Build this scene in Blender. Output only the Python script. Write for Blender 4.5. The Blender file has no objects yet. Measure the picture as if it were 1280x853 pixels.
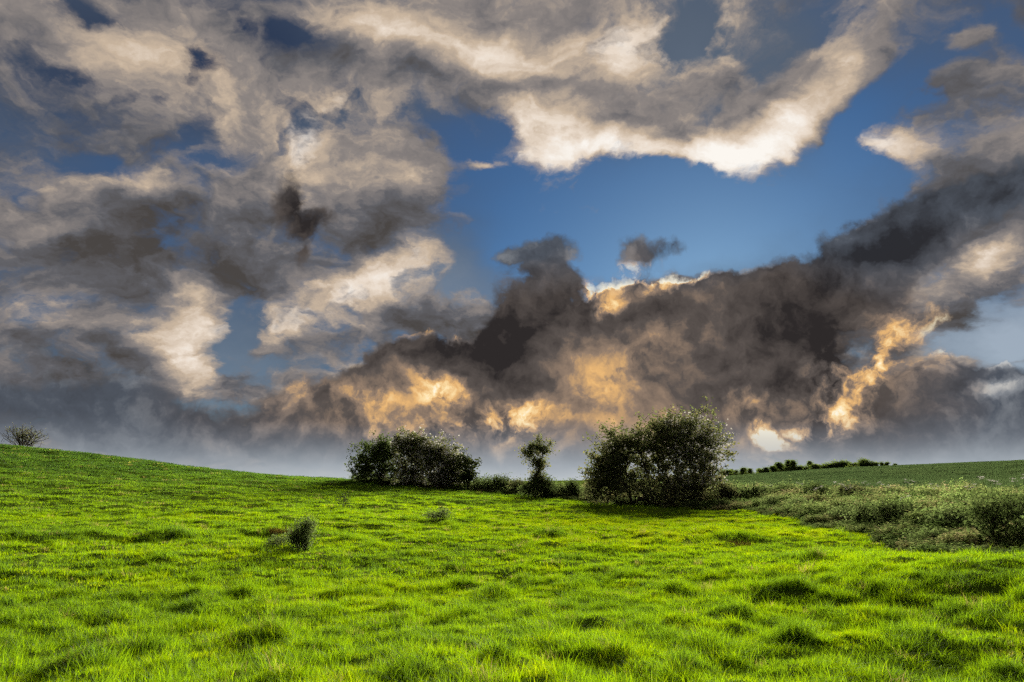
import bpy, bmesh, math, random
import numpy as np
from mathutils import Vector, Matrix

# ------------------------------------------------------------------ camera
scene = bpy.context.scene
COL = scene.collection
R = math.radians
FPX = 853.0                      # focal length in photo pixels (24 mm on 36 mm)
EYE = 1.62
HORIZON = 598.0                  # photo row of the eye-level horizon
PITCH = math.atan((HORIZON - 426.5) / FPX)
cam_d = bpy.data.cameras.new('camera'); cam_d.lens = 24; cam_d.sensor_width = 36
cam_d.clip_start = 0.05; cam_d.clip_end = 6000
cam = bpy.data.objects.new('camera', cam_d); COL.objects.link(cam)
cam.location = (0, 0, EYE); cam.rotation_euler = (math.pi / 2 + PITCH, 0, 0)
scene.camera = cam

def ray(px, py):
    """world direction (unit) of a photo pixel"""
    x = (px - 640.0) / FPX; y = (426.5 - py) / FPX
    d = Vector((x, math.cos(PITCH) - y * math.sin(PITCH), math.sin(PITCH) + y * math.cos(PITCH)))
    return d.normalized()

def at(px, py, dist):
    """world point on that ray at a horizontal distance from the camera foot"""
    d = ray(px, py); h = math.hypot(d.x, d.y)
    return Vector((0, 0, EYE)) + d * (dist / h)

# ------------------------------------------------------------------ exposure
EXPOSURE = 1.8
vs = scene.view_settings
vs.view_transform = 'Standard'; vs.look = 'None'; vs.gamma = 1.0; vs.exposure = EXPOSURE
vs.use_curve_mapping = False
scene.cycles.max_bounces = 6; scene.cycles.diffuse_bounces = 2; scene.cycles.glossy_bounces = 1
scene.cycles.transmission_bounces = 4; scene.cycles.transparent_max_bounces = 4
scene.cycles.sample_clamp_indirect = 4.0
scene.cycles.use_denoising = False
scene.cycles.use_adaptive_sampling = True; scene.cycles.adaptive_threshold = 0.02; scene.cycles.adaptive_min_samples = 6

# ------------------------------------------------------------------ sun (veiled by cloud, ahead and to the right)
SUN_DIR = ray(885, 370)
sun_el = math.asin(SUN_DIR.z); sun_az = math.atan2(SUN_DIR.x, SUN_DIR.y)
sd = bpy.data.lights.new('sun', 'SUN'); sd.energy = 5.0; sd.angle = R(28); sd.color = (1.0, 0.93, 0.80)
sun = bpy.data.objects.new('sun', sd); COL.objects.link(sun)
sun.rotation_euler = (-SUN_DIR).to_track_quat('-Z', 'Y').to_euler()

# ------------------------------------------------------------------ sky: Nishita blue, with cloud layers over it
world = bpy.data.worlds.new('World'); scene.world = world; world.use_nodes = True
wt = world.node_tree
for n in list(wt.nodes): wt.nodes.remove(n)
STR = 0.1

def lin(c):
    return tuple((v / 255 / 12.92) if v / 255 <= 0.04045 else ((v / 255 + 0.055) / 1.055) ** 2.4 for v in c)

class NT:
    """small helper to write node graphs"""
    def __init__(self, tree): self.t = tree
    def new(self, typ, **kw):
        n = self.t.nodes.new(typ)
        for k, v in kw.items(): setattr(n, k, v)
        return n
    def put(self, sock, v):
        if isinstance(v, bpy.types.NodeSocket): self.t.links.new(v, sock)
        else: sock.default_value = v
    def math(self, op, a, b=None, c=None, clamp=False):
        n = self.new('ShaderNodeMath', operation=op, use_clamp=clamp)
        self.put(n.inputs[0], a)
        if b is not None: self.put(n.inputs[1], b)
        if c is not None: self.put(n.inputs[2], c)
        return n.outputs[0]
    def vmath(self, op, a, b=None, s=None):
        n = self.new('ShaderNodeVectorMath', operation=op)
        self.put(n.inputs[0], a)
        if b is not None: self.put(n.inputs[1], b)
        if s is not None: self.put(n.inputs[3], s)
        return n.outputs['Value'] if op in ('LENGTH', 'DOT_PRODUCT') else n.outputs[0]
    def noise(self, vec, scale, detail=6, rough=0.55, lac=2.0, dist=0.0, out='Fac', kind='FBM', gain=1.0):
        n = self.new('ShaderNodeTexNoise', noise_dimensions='3D', noise_type=kind)
        self.put(n.inputs['Vector'], vec)
        n.inputs['Scale'].default_value = scale; n.inputs['Detail'].default_value = detail
        n.inputs['Roughness'].default_value = rough; n.inputs['Lacunarity'].default_value = lac
        n.inputs['Distortion'].default_value = dist
        if kind == 'HYBRID_MULTIFRACTAL': n.inputs['Gain'].default_value = gain; n.inputs['Offset'].default_value = 0.0
        return n.outputs[out]
    def step(self, x, lo, hi):
        n = self.new('ShaderNodeMapRange', interpolation_type='SMOOTHSTEP', clamp=True)
        self.put(n.inputs['Value'], x); self.put(n.inputs['From Min'], lo); self.put(n.inputs['From Max'], hi)
        return n.outputs[0]
    def lerp(self, x, lo, hi, a, b):
        n = self.new('ShaderNodeMapRange', clamp=True)
        self.put(n.inputs['Value'], x); self.put(n.inputs['From Min'], lo); self.put(n.inputs['From Max'], hi)
        n.inputs['To Min'].default_value = a; n.inputs['To Max'].default_value = b
        return n.outputs[0]
    def ramp(self, x, stops, interp='LINEAR'):
        n = self.new('ShaderNodeValToRGB'); r = n.color_ramp; r.interpolation = interp
        while len(r.elements) < len(stops): r.elements.new(0.5)
        for e, (p, c) in zip(r.elements, stops):
            e.position = p; e.color = (*c, 1)
        self.put(n.inputs[0], x)
        return n.outputs[0]
    def mix(self, f, a, b, blend='MIX'):
        n = self.new('ShaderNodeMix', data_type='RGBA', blend_type=blend)
        self.put(n.inputs[0], f); self.put(n.inputs[6], a); self.put(n.inputs[7], b)
        return n.outputs[2]

W = NT(wt)
tc = W.new('ShaderNodeTexCoord')
D = tc.outputs['Generated']

def blobs(vec, base, lst):
    """sum of soft ellipses fixed in the sky: (px, py, rx, ry, tilt, weight)"""
    acc = base
    for (px, py, rx, ry, ang, w) in lst:
        c = ray(px, py); a = R(ang)
        e1 = ray(px + rx * math.cos(a), py - rx * math.sin(a)) - c
        e2 = ray(px - ry * math.sin(a), py - ry * math.cos(a)) - c
        r1, r2 = e1.length, e2.length
        x = e1.normalized(); z = x.cross(e2).normalized(); y = z.cross(x)
        m = Matrix((x, y, z)).transposed()
        n = W.new('ShaderNodeMapping', vector_type='TEXTURE')
        W.put(n.inputs['Vector'], vec)
        n.inputs['Location'].default_value = c
        n.inputs['Rotation'].default_value = m.to_euler('XYZ')
        n.inputs['Scale'].default_value = (r1, r2, max(r1, r2))
        g = W.new('ShaderNodeTexGradient', gradient_type='SPHERICAL')
        wt.links.new(n.outputs[0], g.inputs[0])
        acc = W.math('MULTIPLY_ADD', g.outputs['Fac'], w, acc)
    return acc

# cloud-plane coordinates: clouds overhead loom large, far ones crowd together towards the horizon
sep = W.new('ShaderNodeSeparateXYZ'); wt.links.new(D, sep.inputs[0])
dz = sep.outputs['Z']
den = W.math('ADD', W.math('MAXIMUM', dz, 0.0), 0.60)
inv = W.math('DIVIDE', 1.0, den)
P = W.vmath('SCALE', D, s=inv)

# ---- blue
sky = W.new('ShaderNodeTexSky', sky_type='NISHITA')
sky.sun_disc = False; sky.sun_elevation = sun_el; sky.sun_rotation = sun_az
sky.altitude = 100; sky.air_density = 1.0; sky.dust_density = 0.3; sky.ozone_density = 2.5
wt.links.new(D, sky.inputs[0]) if sky.inputs else None
hsv = W.new('ShaderNodeHueSaturation'); hsv.inputs['Saturation'].default_value = 1.05
wt.links.new(sky.outputs[0], hsv.inputs['Color'])
bt = 2 ** (1.0 - EXPOSURE)
blue = W.mix(1.0, hsv.outputs[0], (0.112 * bt, 0.192 * bt, 0.280 * bt, 1), 'MULTIPLY')

# ---- warps
wa = W.vmath('SUBTRACT', W.noise(P, 4.2, 7, 0.58, out='Color'), (0.5, 0.5, 0.5))
D1 = W.vmath('ADD', D, W.vmath('SCALE', wa, s=0.17))
wb = W.vmath('SUBTRACT', W.noise(D, 8.0, 6, 0.60, out='Color'), (0.5, 0.5, 0.5))
D3 = W.vmath('ADD', D, W.vmath('SCALE', wb, s=0.10))

# ---- layer 1: broken high cloud, sunlit beige to grey
PS = W.vmath('ADD', W.vmath('MULTIPLY', P, (1.0, 1.15, 1.1)), W.vmath('SCALE', wa, s=0.30))      # curled by the same turbulence
f1 = W.noise(PS, 5.2, 7, 0.52)
f1b = W.noise(W.vmath('ADD', PS, (0.03, 0.035, -0.05)), 5.2, 5, 0.52)
f1d = W.noise(PS, 21.0, 5, 0.56)
relief = W.math('SUBTRACT', f1b, f1)
C1 = blobs(D1, 0.56, [
    (935, 105, 100, 38, 22, -0.28), (850, 55, 180, 70, 0, -0.50), (1010, 45, 130, 60, 10, -0.30), (1260, 305, 70, 35, 20, 0.5), (870, 110, 90, 40, 0, -0.2),
    (800, 270, 270, 95, 0, -0.75), (960, 265, 230, 100, 12, -0.75), (640, 290, 130, 100, 0, -0.45), (610, 180, 100, 80, 0, -0.5),
    (720, 320, 190, 70, 0, -0.5), (900, 330, 200, 60, 0, -0.5), (1110, 140, 60, 110, -35, -0.75), (560, 245, 90, 60, 0, -0.3),
    (1040, 215, 90, 50, 20, -0.6), (1190, 45, 110, 70, 20, -0.4), (1150, 95, 70, 50, 10, -0.5), (210, 195, 110, 40, 0, -0.2),
    (120, 0, 80, 40, 0, -0.55), (300, 55, 140, 50, 5, -0.42), (225, 85, 80, 60, 20, -0.36), (370, 45, 80, 36, 5, -0.3),
    (100, 195, 90, 28, -8, -0.35), (280, 430, 75, 75, 0, -0.5), (280, 520, 100, 50, 0, -0.35), (95, 385, 90, 28, 0, -0.3),
    (580, 360, 110, 70, 0, -0.3), (450, 385, 40, 25, 0, -0.25), (470, 250, 60, 40, 0, -0.25), (1235, 420, 90, 100, 0, -0.5),
    (700, 170, 75, 60, 0, 0.35), (860, 185, 120, 34, 8, 0.42), (1000, 145, 110, 34, 30, 0.36), (1110, 180, 60, 28, -12, 0.6),
    (600, 210, 35, 16, 5, 0.55), (515, 235, 50, 25, 20, 0.4), (540, 205, 25, 30, 0, 0.3), (1210, 50, 40, 20, 25, 0.5),
    (1180, 110, 50, 25, 35, 0.4), (490, 345, 80, 38, 12, 0.4), (340, 430, 40, 16, 20, 0.5), (340, 535, 40, 14, 10, 0.55),
    (235, 425, 45, 80, -12, 0.35), (250, 485, 40, 12, 0, 0.5)])
B1 = blobs(D1, 0.31, [
    (700, 170, 80, 75, 0, 0.70), (770, 185, 80, 44, 0, 0.55), (850, 200, 110, 40, 5, 0.54), (940, 180, 120, 44, 18, 0.50),
    (1020, 135, 120, 46, 35, 0.66), (1080, 80, 60, 40, 35, 0.30), (1120, 180, 80, 32, -12, 0.55),
    (830, 60, 190, 75, 0, -0.04), (1230, 90, 120, 160, 0, -0.06),
    (300, 130, 170, 75, 0, 0.34), (440, 130, 120, 60, 5, 0.28), (385, 195, 56, 52, -30, 0.42), (560, 60, 190, 48, -14, 0.44),
    (440, 30, 150, 40, 5, 0.12), (770, 75, 90, 75, 0, 0.34), (600, 205, 45, 24, 0, 0.28), (515, 235, 60, 30, 20, 0.25),
    (490, 345, 100, 45, 12, 0.46), (390, 385, 110, 50, 0, 0.40), (235, 410, 70, 85, -12, 0.55), (250, 485, 60, 24, 0, 0.40),
    (165, 222, 90, 30, -5, 0.36), (330, 240, 80, 40, 0, 0.12), (50, 300, 110, 36, 0, 0.15), (60, 385, 70, 30, 0, 0.15),
    (340, 535, 60, 24, 10, 0.5), (340, 430, 60, 24, 20, 0.3),
    (245, 325, 210, 90, -4, -0.30), (1260, 305, 70, 30, 20, 0.6), (130, 265, 150, 40, -5, -0.12), (110, 480, 260, 60, 0, -0.20), (180, 170, 90, 50, 0, -0.08),
    (30, 150, 120, 90, 0, 0.05), (180, 40, 110, 90, 0, 0.10), (640, 110, 120, 60, 0, -0.06)])
c1 = W.math('MULTIPLY_ADD', W.math('SUBTRACT', f1, 0.5), 1.85, C1)
c1 = W.math('MULTIPLY_ADD', W.math('SUBTRACT', f1d, 0.5), 0.50, c1)
m1 = W.step(c1, 0.13, 0.52)
b1 = W.math('ADD', B1, W.math('MULTIPLY', relief, 1.5))
b1 = W.math('MULTIPLY_ADD', W.math('SUBTRACT', f1, 0.5), 0.72, b1)
b1 = W.math('MULTIPLY_ADD', W.math('SUBTRACT', f1d, 0.5), 0.50, b1)
col1 = W.ramp(b1, [(0.0, lin((74, 70, 68))), (0.22, lin((98, 98, 103))), (0.42, lin((142, 134, 130))), (0.60, lin((200, 180, 158))), (0.76, lin((233, 218, 202))), (0.95, lin((252, 247, 240)))])

# ---- thin grey veil under the broken cloud
fv = W.noise(P, 2.3, 5, 0.55)
CV = blobs(D1, 0.50, [(220, 60, 380, 150, 0, 0.45), (860, 270, 330, 110, 5, -0.75), (640, 230, 160, 110, 0, -0.4), (1090, 150, 100, 120, -35, -0.6), (760, 320, 200, 60, 0, -0.35),
    (850, 60, 200, 100, 0, 0.5), (950, 115, 130, 60, 25, 0.45), (480, 120, 130, 60, 0, 0.3), (440, 230, 120, 90, 0, 0.35), (560, 370, 160, 80, 0, 0.35),
    (1230, 430, 120, 100, 0, 0.6), (300, 470, 130, 120, 0, 0.15)])
mv = W.step(W.math('MULTIPLY_ADD', W.math('SUBTRACT', fv, 0.5), 0.8, CV), 0.0, 0.9)
mv = W.math('MAXIMUM', W.math('MULTIPLY', mv, 0.85), W.lerp(dz, 0.03, 0.16, 0.92, 0.0))
colv = W.ramp(blobs(D1, 0.25, [(1240, 430, 140, 120, 0, 0.9), (560, 370, 160, 90, 0, 0.30), (290, 480, 150, 120, 0, 0.30), (240, 60, 340, 150, 0, -0.34), (860, 60, 250, 120, 0, 0.12)]),
    [(0.0, lin((46, 55, 74))), (0.35, lin((92, 102, 114))), (1.0, lin((165, 176, 188)))])

# ---- layer 2: low dark cumulus bank across the sun, gold where the light comes through
DS = W.vmath('ADD', D, W.vmath('SCALE', wb, s=0.10))
f3 = W.noise(DS, 9.0, 7, 0.55)
f3r = W.noise(W.vmath('ADD', DS, (0.004, 0.0, -0.022)), 9.0, 6, 0.55)          # the same cloud a little nearer the light
f3b = W.noise(DS, 30.0, 5, 0.57)
C3 = blobs(D3, -0.10, [
    (760, 565, 320, 55, 0, 0.7), (520, 560, 240, 40, 0, 0.6), (1120, 560, 280, 50, 0, 0.7), (180, 570, 380, 40, 0, 0.6),
    (1270, 235, 110, 75, 25, 0.9), (1160, 275, 130, 65, 22, 0.9), (1075, 325, 120, 75, 40, 0.9), (1000, 390, 140, 95, 30, 0.9),
    (940, 430, 140, 100, 0, 0.8), (990, 490, 110, 75, 0, 0.6), (900, 380, 90, 50, 0, 0.6), (815, 375, 75, 45, 0, 0.7),
    (800, 435, 150, 100, 0, 0.8), (720, 400, 90, 70, 0, 0.7), (650, 395, 60, 65, 0, 0.8), (690, 350, 50, 30, 0, 0.4),
    (600, 445, 130, 55, 10, 0.8), (510, 455, 110, 50, 0, 0.7), (650, 510, 240, 85, 0, 0.9), (780, 530, 220, 100, 0, 0.7),
    (540, 510, 180, 70, 0, 0.7), (390, 500, 120, 45, 0, 0.7), (1080, 500, 150, 90, 0, 0.7), (1180, 510, 140, 55, 8, 0.8),
    (1180, 470, 40, 50, 0, 0.5), (1250, 520, 110, 70, 0, 0.8), (1190, 370, 70, 50, 20, 0.4), (1120, 420, 80, 60, 0, 0.6),
    (915, 520, 70, 50, 0, 0.5), (366, 248, 44, 58, 10, 0.82), (408, 280, 46, 26, 0, 0.62), (386, 312, 26, 40, 0, 0.60), (460, 220, 26, 40, 0, 0.35),
    (672, 314, 70, 36, 10, 0.85), (690, 345, 40, 30, 0, 0.4), (800, 315, 56, 40, 50, 0.56), (850, 316, 56, 26, 15, 0.52), (975, 545, 80, 36, 0, 0.6), (1045, 532, 100, 36, 0, 0.6), (1268, 308, 60, 30, 20, -0.9), (1012, 246, 30, 24, 0, 0.35),
    (80, 510, 320, 55, 0, 0.75), (330, 545, 240, 40, 0, 0.7), (60, 440, 170, 40, 0, 0.35)])
B3 = blobs(D3, 0.31, [(640, 570, 760, 46, 0, 0.16), (750, 520, 160, 60, 0, 0.10), (378, 275, 80, 90, 0, -0.12), (785, 455, 120, 100, 30, 0.08), (820, 560, 260, 60, 0, 0.20), (920, 540, 80, 60, 0, 0.14), (1000, 575, 300, 30, 0, 0.12), 
    (990, 420, 190, 120, 20, -0.36), (1130, 290, 200, 70, 28, -0.34), (640, 420, 130, 95, 30, -0.36), (530, 445, 150, 55, 5, -0.34),
    (780, 380, 130, 45, 0, -0.18), (375, 270, 60, 80, 0, -0.25), (880, 370, 120, 50, 0, -0.15),
    (1000, 500, 110, 50, 0, -0.18), (1200, 510, 160, 60, 0, -0.12), (1100, 540, 100, 30, 0, -0.1), (700, 335, 70, 40, 0, -0.2), (840, 318, 80, 30, 0, -0.2)])
G3 = blobs(D3, 0.0, [
    (548, 486, 46, 30, -20, 0.46), (610, 532, 110, 36, 5, 0.28), (640, 520, 50, 30, 20, 0.40), (470, 505, 100, 30, 0, 0.18),
    (350, 490, 80, 30, -5, 0.16), (490, 538, 130, 24, 0, 0.18), (800, 455, 110, 34, 35, 0.09), (745, 480, 40, 50, 0, 0.06),
    (957, 538, 28, 20, -30, 0.80), (974, 552, 34, 16, -15, 0.95), (1003, 536, 44, 14, 20, 0.42), (1045, 526, 70, 20, 5, 0.50), (920, 500, 30, 30, 0, 0.2), (1085, 455, 110, 70, 20, 0.34), (1120, 415, 70, 55, 30, 0.20),
    (1050, 490, 80, 50, 20, 0.24), (1200, 375, 80, 40, 25, 0.45), (1265, 305, 60, 30, 20, 0.65), (960, 500, 50, 25, 0, 0.2),
    (760, 375, 30, 20, 30, 0.45), (830, 352, 40, 14, 10, 0.6), (870, 346, 30, 12, 0, 0.7), (780, 345, 25, 14, 30, 0.35),
    (60, 520, 300, 50, 0, -0.05), (1180, 440, 30, 30, 0, 0.3), (1240, 490, 60, 16, 0, 0.25)])
c3 = W.math('MULTIPLY_ADD', W.math('SUBTRACT', f3, 0.5), 1.15, C3)
c3 = W.math('MULTIPLY_ADD', W.math('SUBTRACT', f3b, 0.5), 0.45, c3)
m3 = W.step(c3, 0.16, 0.46)
b3 = W.math('MULTIPLY_ADD', W.math('SUBTRACT', f3, 0.5), 0.58, W.math('MULTIPLY_ADD', B3, 0.85, 0.05))
b3 = W.math('MULTIPLY_ADD', W.math('SUBTRACT', f3, f3r), 0.75, b3)
b3 = W.math('MULTIPLY_ADD', W.math('SUBTRACT', f3b, 0.5), 0.40, b3)
gp = W.math('MULTIPLY_ADD', W.math('SUBTRACT', f3b, 0.5), 0.9, f3)
b3 = W.math('MULTIPLY_ADD', G3, W.lerp(gp, 0.34, 0.66, 0.05, 1.9), b3)
# silver lining along the edge that faces the hidden sun
rim = W.math('MULTIPLY', W.step(c3, 0.18, 0.30), W.math('SUBTRACT', 1.0, W.step(c3, 0.30, 0.46)))
rim = W.math('MULTIPLY', rim, blobs(D, 0.0, [(820, 352, 110, 34, 5, 1.7), (745, 375, 40, 25, 10, 1.6), (1215, 440, 80, 60, 0, 0.8), (560, 420, 90, 50, 0, 0.5)]))
b3 = W.math('MULTIPLY_ADD', rim, W.lerp(f3b, 0.40, 0.60, 0.0, 1.3), b3)
grey3 = W.ramp(b3, [(0.0, lin((44, 45, 50))), (0.3, lin((80, 86, 96))), (0.55, lin((134, 138, 144))), (0.9, lin((225, 220, 212)))])
gold3 = W.ramp(b3, [(0.0, lin((46, 42, 42))), (0.25, lin((92, 84, 80))), (0.45, lin((148, 126, 108))), (0.65, lin((232, 182, 118))), (0.85, lin((255, 226, 170))), (1.0, lin((255, 248, 225)))])
Wm = blobs(D3, 0.0, [(600, 490, 420, 170, 0, 2.0), (830, 440, 300, 160, 0, 1.6), (1020, 470, 210, 160, 0, 2.0), (1200, 360, 150, 100, 0, 0.5), (380, 280, 90, 100, 0, 1.5)])
Wm = W.math('MULTIPLY', W.math('MINIMUM', Wm, 1.0), W.lerp(dz, 0.03, 0.09, 0.35, 1.0))
col3 = W.mix(Wm, grey3, gold3)

# ---- layer 3: pale blue-grey murk low over the horizon
f4 = W.noise(W.vmath('MULTIPLY', D, (1, 1, 2.5)), 4.0, 5, 0.5)
e4 = W.math('MULTIPLY_ADD', W.math('SUBTRACT', f4, 0.5), 0.03, dz)
m4 = W.lerp(e4, 0.0, 0.078, 0.92, 0.0)
col4 = W.ramp(W.lerp(e4, -0.01, 0.055, 0.0, 1.0), [(0.0, lin((196, 202, 206))), (0.4, lin((176, 185, 193))), (1.0, lin((130, 137, 147)))])

k = 1.0 / (STR * 2 ** EXPOSURE)
tot = W.mix(mv, blue, W.vmath('SCALE', colv, s=k))
tot = W.mix(m1, tot, W.vmath('SCALE', col1, s=k))
tot = W.mix(m3, tot, W.vmath('SCALE', col3, s=k))
tot = W.mix(m4, tot, W.vmath('SCALE', col4, s=k))
bg = W.new('ShaderNodeBackground'); W.put(bg.inputs[0], tot); bg.inputs[1].default_value = STR
wo = W.new('ShaderNodeOutputWorld'); wt.links.new(bg.outputs[0], wo.inputs[0])
world.cycles.sampling_method = 'MANUAL'; world.cycles.sample_map_resolution = 256

# ================================================================== helpers
rng = np.random.default_rng(7)
random.seed(7)

def tag(o, label=None, cat=None, group=None, kind=None):
    if label: o['label'] = label
    if cat: o['category'] = cat
    if group: o['group'] = group
    if kind: o['kind'] = kind
    return o

def mesh_obj(name, verts, faces, mat, parent=None, smooth=False):
    """verts (n,3) array; faces an (m,k) array of one size or a list"""
    me = bpy.data.meshes.new(name)
    if isinstance(faces, np.ndarray):
        v = np.asarray(verts, np.float32); m, k = faces.shape
        me.vertices.add(len(v)); me.vertices.foreach_set('co', v.ravel())
        me.loops.add(m * k); me.loops.foreach_set('vertex_index', faces.astype(np.int32).ravel())
        me.polygons.add(m)
        me.polygons.foreach_set('loop_start', np.arange(0, m * k, k, dtype=np.int32))
        me.update(calc_edges=True)
    else:
        me.from_pydata([tuple(map(float, q)) for q in verts], [], faces); me.update()
    if smooth: me.polygons.foreach_set('use_smooth', np.ones(len(me.polygons), bool))
    me.materials.append(mat)
    o = bpy.data.objects.new(name, me); COL.objects.link(o)
    if parent: o.parent = parent
    return o

def empty(name, loc):
    o = bpy.data.objects.new(name, None); COL.objects.link(o); o.location = loc; o.empty_display_size = 0.2
    return o

def copy_tree(o, parent=None):
    c = o.copy(); COL.objects.link(c); c.parent = parent
    for ch in list(o.children): copy_tree(ch, c)
    return c

# ---- 2-D gradient noise, about -1..1
_perm = rng.permutation(512)
_g = rng.uniform(0, 2 * np.pi, 512)
def gnoise(x, y):
    xi = np.floor(x).astype(int); yi = np.floor(y).astype(int); fx = x - xi; fy = y - yi
    u = fx ** 3 * (fx * (6 * fx - 15) + 10); v = fy ** 3 * (fy * (6 * fy - 15) + 10)
    def gr(ix, iy, dx, dy):
        a = _g[_perm[(_perm[ix % 512] + iy) % 512]]
        return np.cos(a) * dx + np.sin(a) * dy
    a = gr(xi, yi, fx, fy); b = gr(xi + 1, yi, fx - 1, fy); c = gr(xi, yi + 1, fx, fy - 1); d = gr(xi + 1, yi + 1, fx - 1, fy - 1)
    return 1.5 * ((a + u * (b - a)) + v * ((c + u * (d - c)) - (a + u * (b - a))))
def fbm(x, y, scale, octv=3, off=0.0):
    s = 0; amp = 1; f = 1 / scale; tot = 0
    for k in range(octv):
        s = s + amp * gnoise(x * f + off + 17.3 * k, y * f - off + 9.1 * k); tot += amp; amp *= 0.5; f *= 2
    return s / tot
def sstep(x, a, b):
    t = np.clip((x - a) / (b - a), 0, 1); return t * t * (3 - 2 * t)

# ---- materials
def new_mat(name):
    m = bpy.data.materials.new(name); m.use_nodes = True
    t = m.node_tree
    for n in list(t.nodes): t.nodes.remove(n)
    return m, NT(t)

def out(N, shader):
    o = N.new('ShaderNodeOutputMaterial'); N.t.links.new(shader, o.inputs[0])

def leaf_shader(N, col, trans_col, trans=0.45, gloss=0.04, rough=0.45):
    d = N.new('ShaderNodeBsdfDiffuse'); N.put(d.inputs[0], col)
    tr = N.new('ShaderNodeBsdfTranslucent'); N.put(tr.inputs[0], trans_col)
    m = N.new('ShaderNodeMixShader'); m.inputs[0].default_value = trans
    N.t.links.new(d.outputs[0], m.inputs[1]); N.t.links.new(tr.outputs[0], m.inputs[2])
    if gloss <= 0: return m.outputs[0]
    g = N.new('ShaderNodeBsdfGlossy'); g.inputs['Color'].default_value = (1, 1, 1, 1); g.inputs['Roughness'].default_value = rough
    m2 = N.new('ShaderNodeMixShader'); m2.inputs[0].default_value = gloss
    N.t.links.new(m.outputs[0], m2.inputs[1]); N.t.links.new(g.outputs[0], m2.inputs[2])
    return m2.outputs[0]

def mat_leaf(name, stops, tstops=None, trans=0.4, gloss=0.0, scale=1.2):
    """leaf colour from a random number per leaf plus a slow drift through the crown"""
    m, N = new_mat(name)
    geo = N.new('ShaderNodeNewGeometry'); tcn = N.new('ShaderNodeTexCoord')
    nz = N.noise(tcn.outputs['Object'], scale, 3, 0.5)
    f = N.math('ADD', N.math('MULTIPLY', geo.outputs['Random Per Island'], 0.55), N.math('MULTIPLY_ADD', nz, 1.1, -0.32))
    c = N.ramp(f, stops); ct = N.ramp(f, tstops or [(p, (q[0] * 1.6, q[1] * 1.7, q[2] * 0.8)) for p, q in stops])
    out(N, leaf_shader(N, c, ct, trans, gloss)); return m

def mat_plain(name, c1, c2, scale=6, rough=0.9, bump=0.0):
    m, N = new_mat(name)
    tcn = N.new('ShaderNodeTexCoord')
    nz = N.noise(tcn.outputs['Object'], scale, 6, 0.6)
    c = N.ramp(nz, [(0.3, c1), (0.7, c2)])
    b = N.new('ShaderNodeBsdfPrincipled'); N.put(b.inputs['Base Color'], c); b.inputs['Roughness'].default_value = rough
    b.inputs['Specular IOR Level'].default_value = 0.2
    if bump:
        bn = N.new('ShaderNodeBump'); bn.inputs['Strength'].default_value = bump; N.put(bn.inputs['Height'], nz)
        N.t.links.new(bn.outputs[0], b.inputs['Normal'])
    out(N, b.outputs[0]); return m

def mat_blade(name, stops, tstops, trans=0.5, gloss=0.03):
    """grass: colour set by the tint of the tuft, a little different from blade to blade"""
    m, N = new_mat(name)
    at_ = N.new('ShaderNodeAttribute', attribute_type='INSTANCER', attribute_name='tint')
    geo = N.new('ShaderNodeNewGeometry')
    f = N.math('MULTIPLY_ADD', N.math('SUBTRACT', geo.outputs['Random Per Island'], 0.5), 0.22, at_.outputs['Fac'])
    out(N, leaf_shader(N, N.ramp(f, stops), N.ramp(f, tstops), trans, gloss, 0.5)); return m

M_soil, N = new_mat('meadow_floor')
tcn = N.new('ShaderNodeTexCoord'); b = N.new('ShaderNodeBsdfDiffuse')
N.put(b.inputs[0], N.ramp(N.noise(tcn.outputs['Object'], 3.0, 6, 0.6), [(0.3, (0.045, 0.075, 0.010)), (0.7, (0.085, 0.130, 0.012))])); out(N, b.outputs[0])
M_grass = mat_blade('meadow_grass',
    [(0.0, (0.022, 0.046, 0.010)), (0.30, (0.055, 0.110, 0.016)), (0.60, (0.102, 0.195, 0.003)), (0.85, (0.180, 0.235, 0.006)), (1.0, (0.34, 0.27, 0.12))],
    [(0.0, (0.040, 0.090, 0.014)), (0.30, (0.115, 0.220, 0.016)), (0.60, (0.270, 0.450, 0.001)), (0.85, (0.43, 0.50, 0.003)), (1.0, (0.40, 0.31, 0.10))], 0.55, 0.008)
M_crop = mat_blade('young_wheat',
    [(0.0, (0.050, 0.068, 0.034)), (0.5, (0.080, 0.102, 0.050)), (1.0, (0.12, 0.135, 0.065))],
    [(0.0, (0.035, 0.065, 0.022)), (0.5, (0.065, 0.105, 0.034)), (1.0, (0.11, 0.14, 0.05))], 0.4, 0.0)
M_weed = mat_blade('bank_herbs',
    [(0.0, (0.030, 0.048, 0.018)), (0.4, (0.075, 0.122, 0.035)), (0.7, (0.135, 0.190, 0.065)), (0.86, (0.20, 0.20, 0.10)), (1.0, (0.34, 0.28, 0.17))],
    [(0.0, (0.050, 0.080, 0.020)), (0.4, (0.14, 0.23, 0.050)), (0.7, (0.24, 0.32, 0.09)), (0.86, (0.28, 0.28, 0.10)), (1.0, (0.38, 0.30, 0.16))], 0.6, 0)
M_bark = mat_plain('bark', (0.035, 0.028, 0.022), (0.085, 0.070, 0.055), 9, 0.95, 0.4)
M_haw = mat_leaf('hawthorn_leaf', [(0.0, (0.046, 0.052, 0.029)), (0.4, (0.088, 0.099, 0.049)), (0.75, (0.143, 0.146, 0.078)), (1.0, (0.221, 0.189, 0.111))], [(0.0, (0.065, 0.078, 0.026)), (0.5, (0.130, 0.156, 0.052)), (1.0, (0.260, 0.221, 0.091))], trans=0.45)
M_elder = mat_leaf('elder_leaf', [(0.0, (0.032, 0.048, 0.018)), (0.5, (0.066, 0.090, 0.032)), (1.0, (0.120, 0.145, 0.055))], [(0.0, (0.05, 0.075, 0.02)), (0.5, (0.09, 0.13, 0.035)), (1.0, (0.16, 0.20, 0.06))], trans=0.38)
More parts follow.
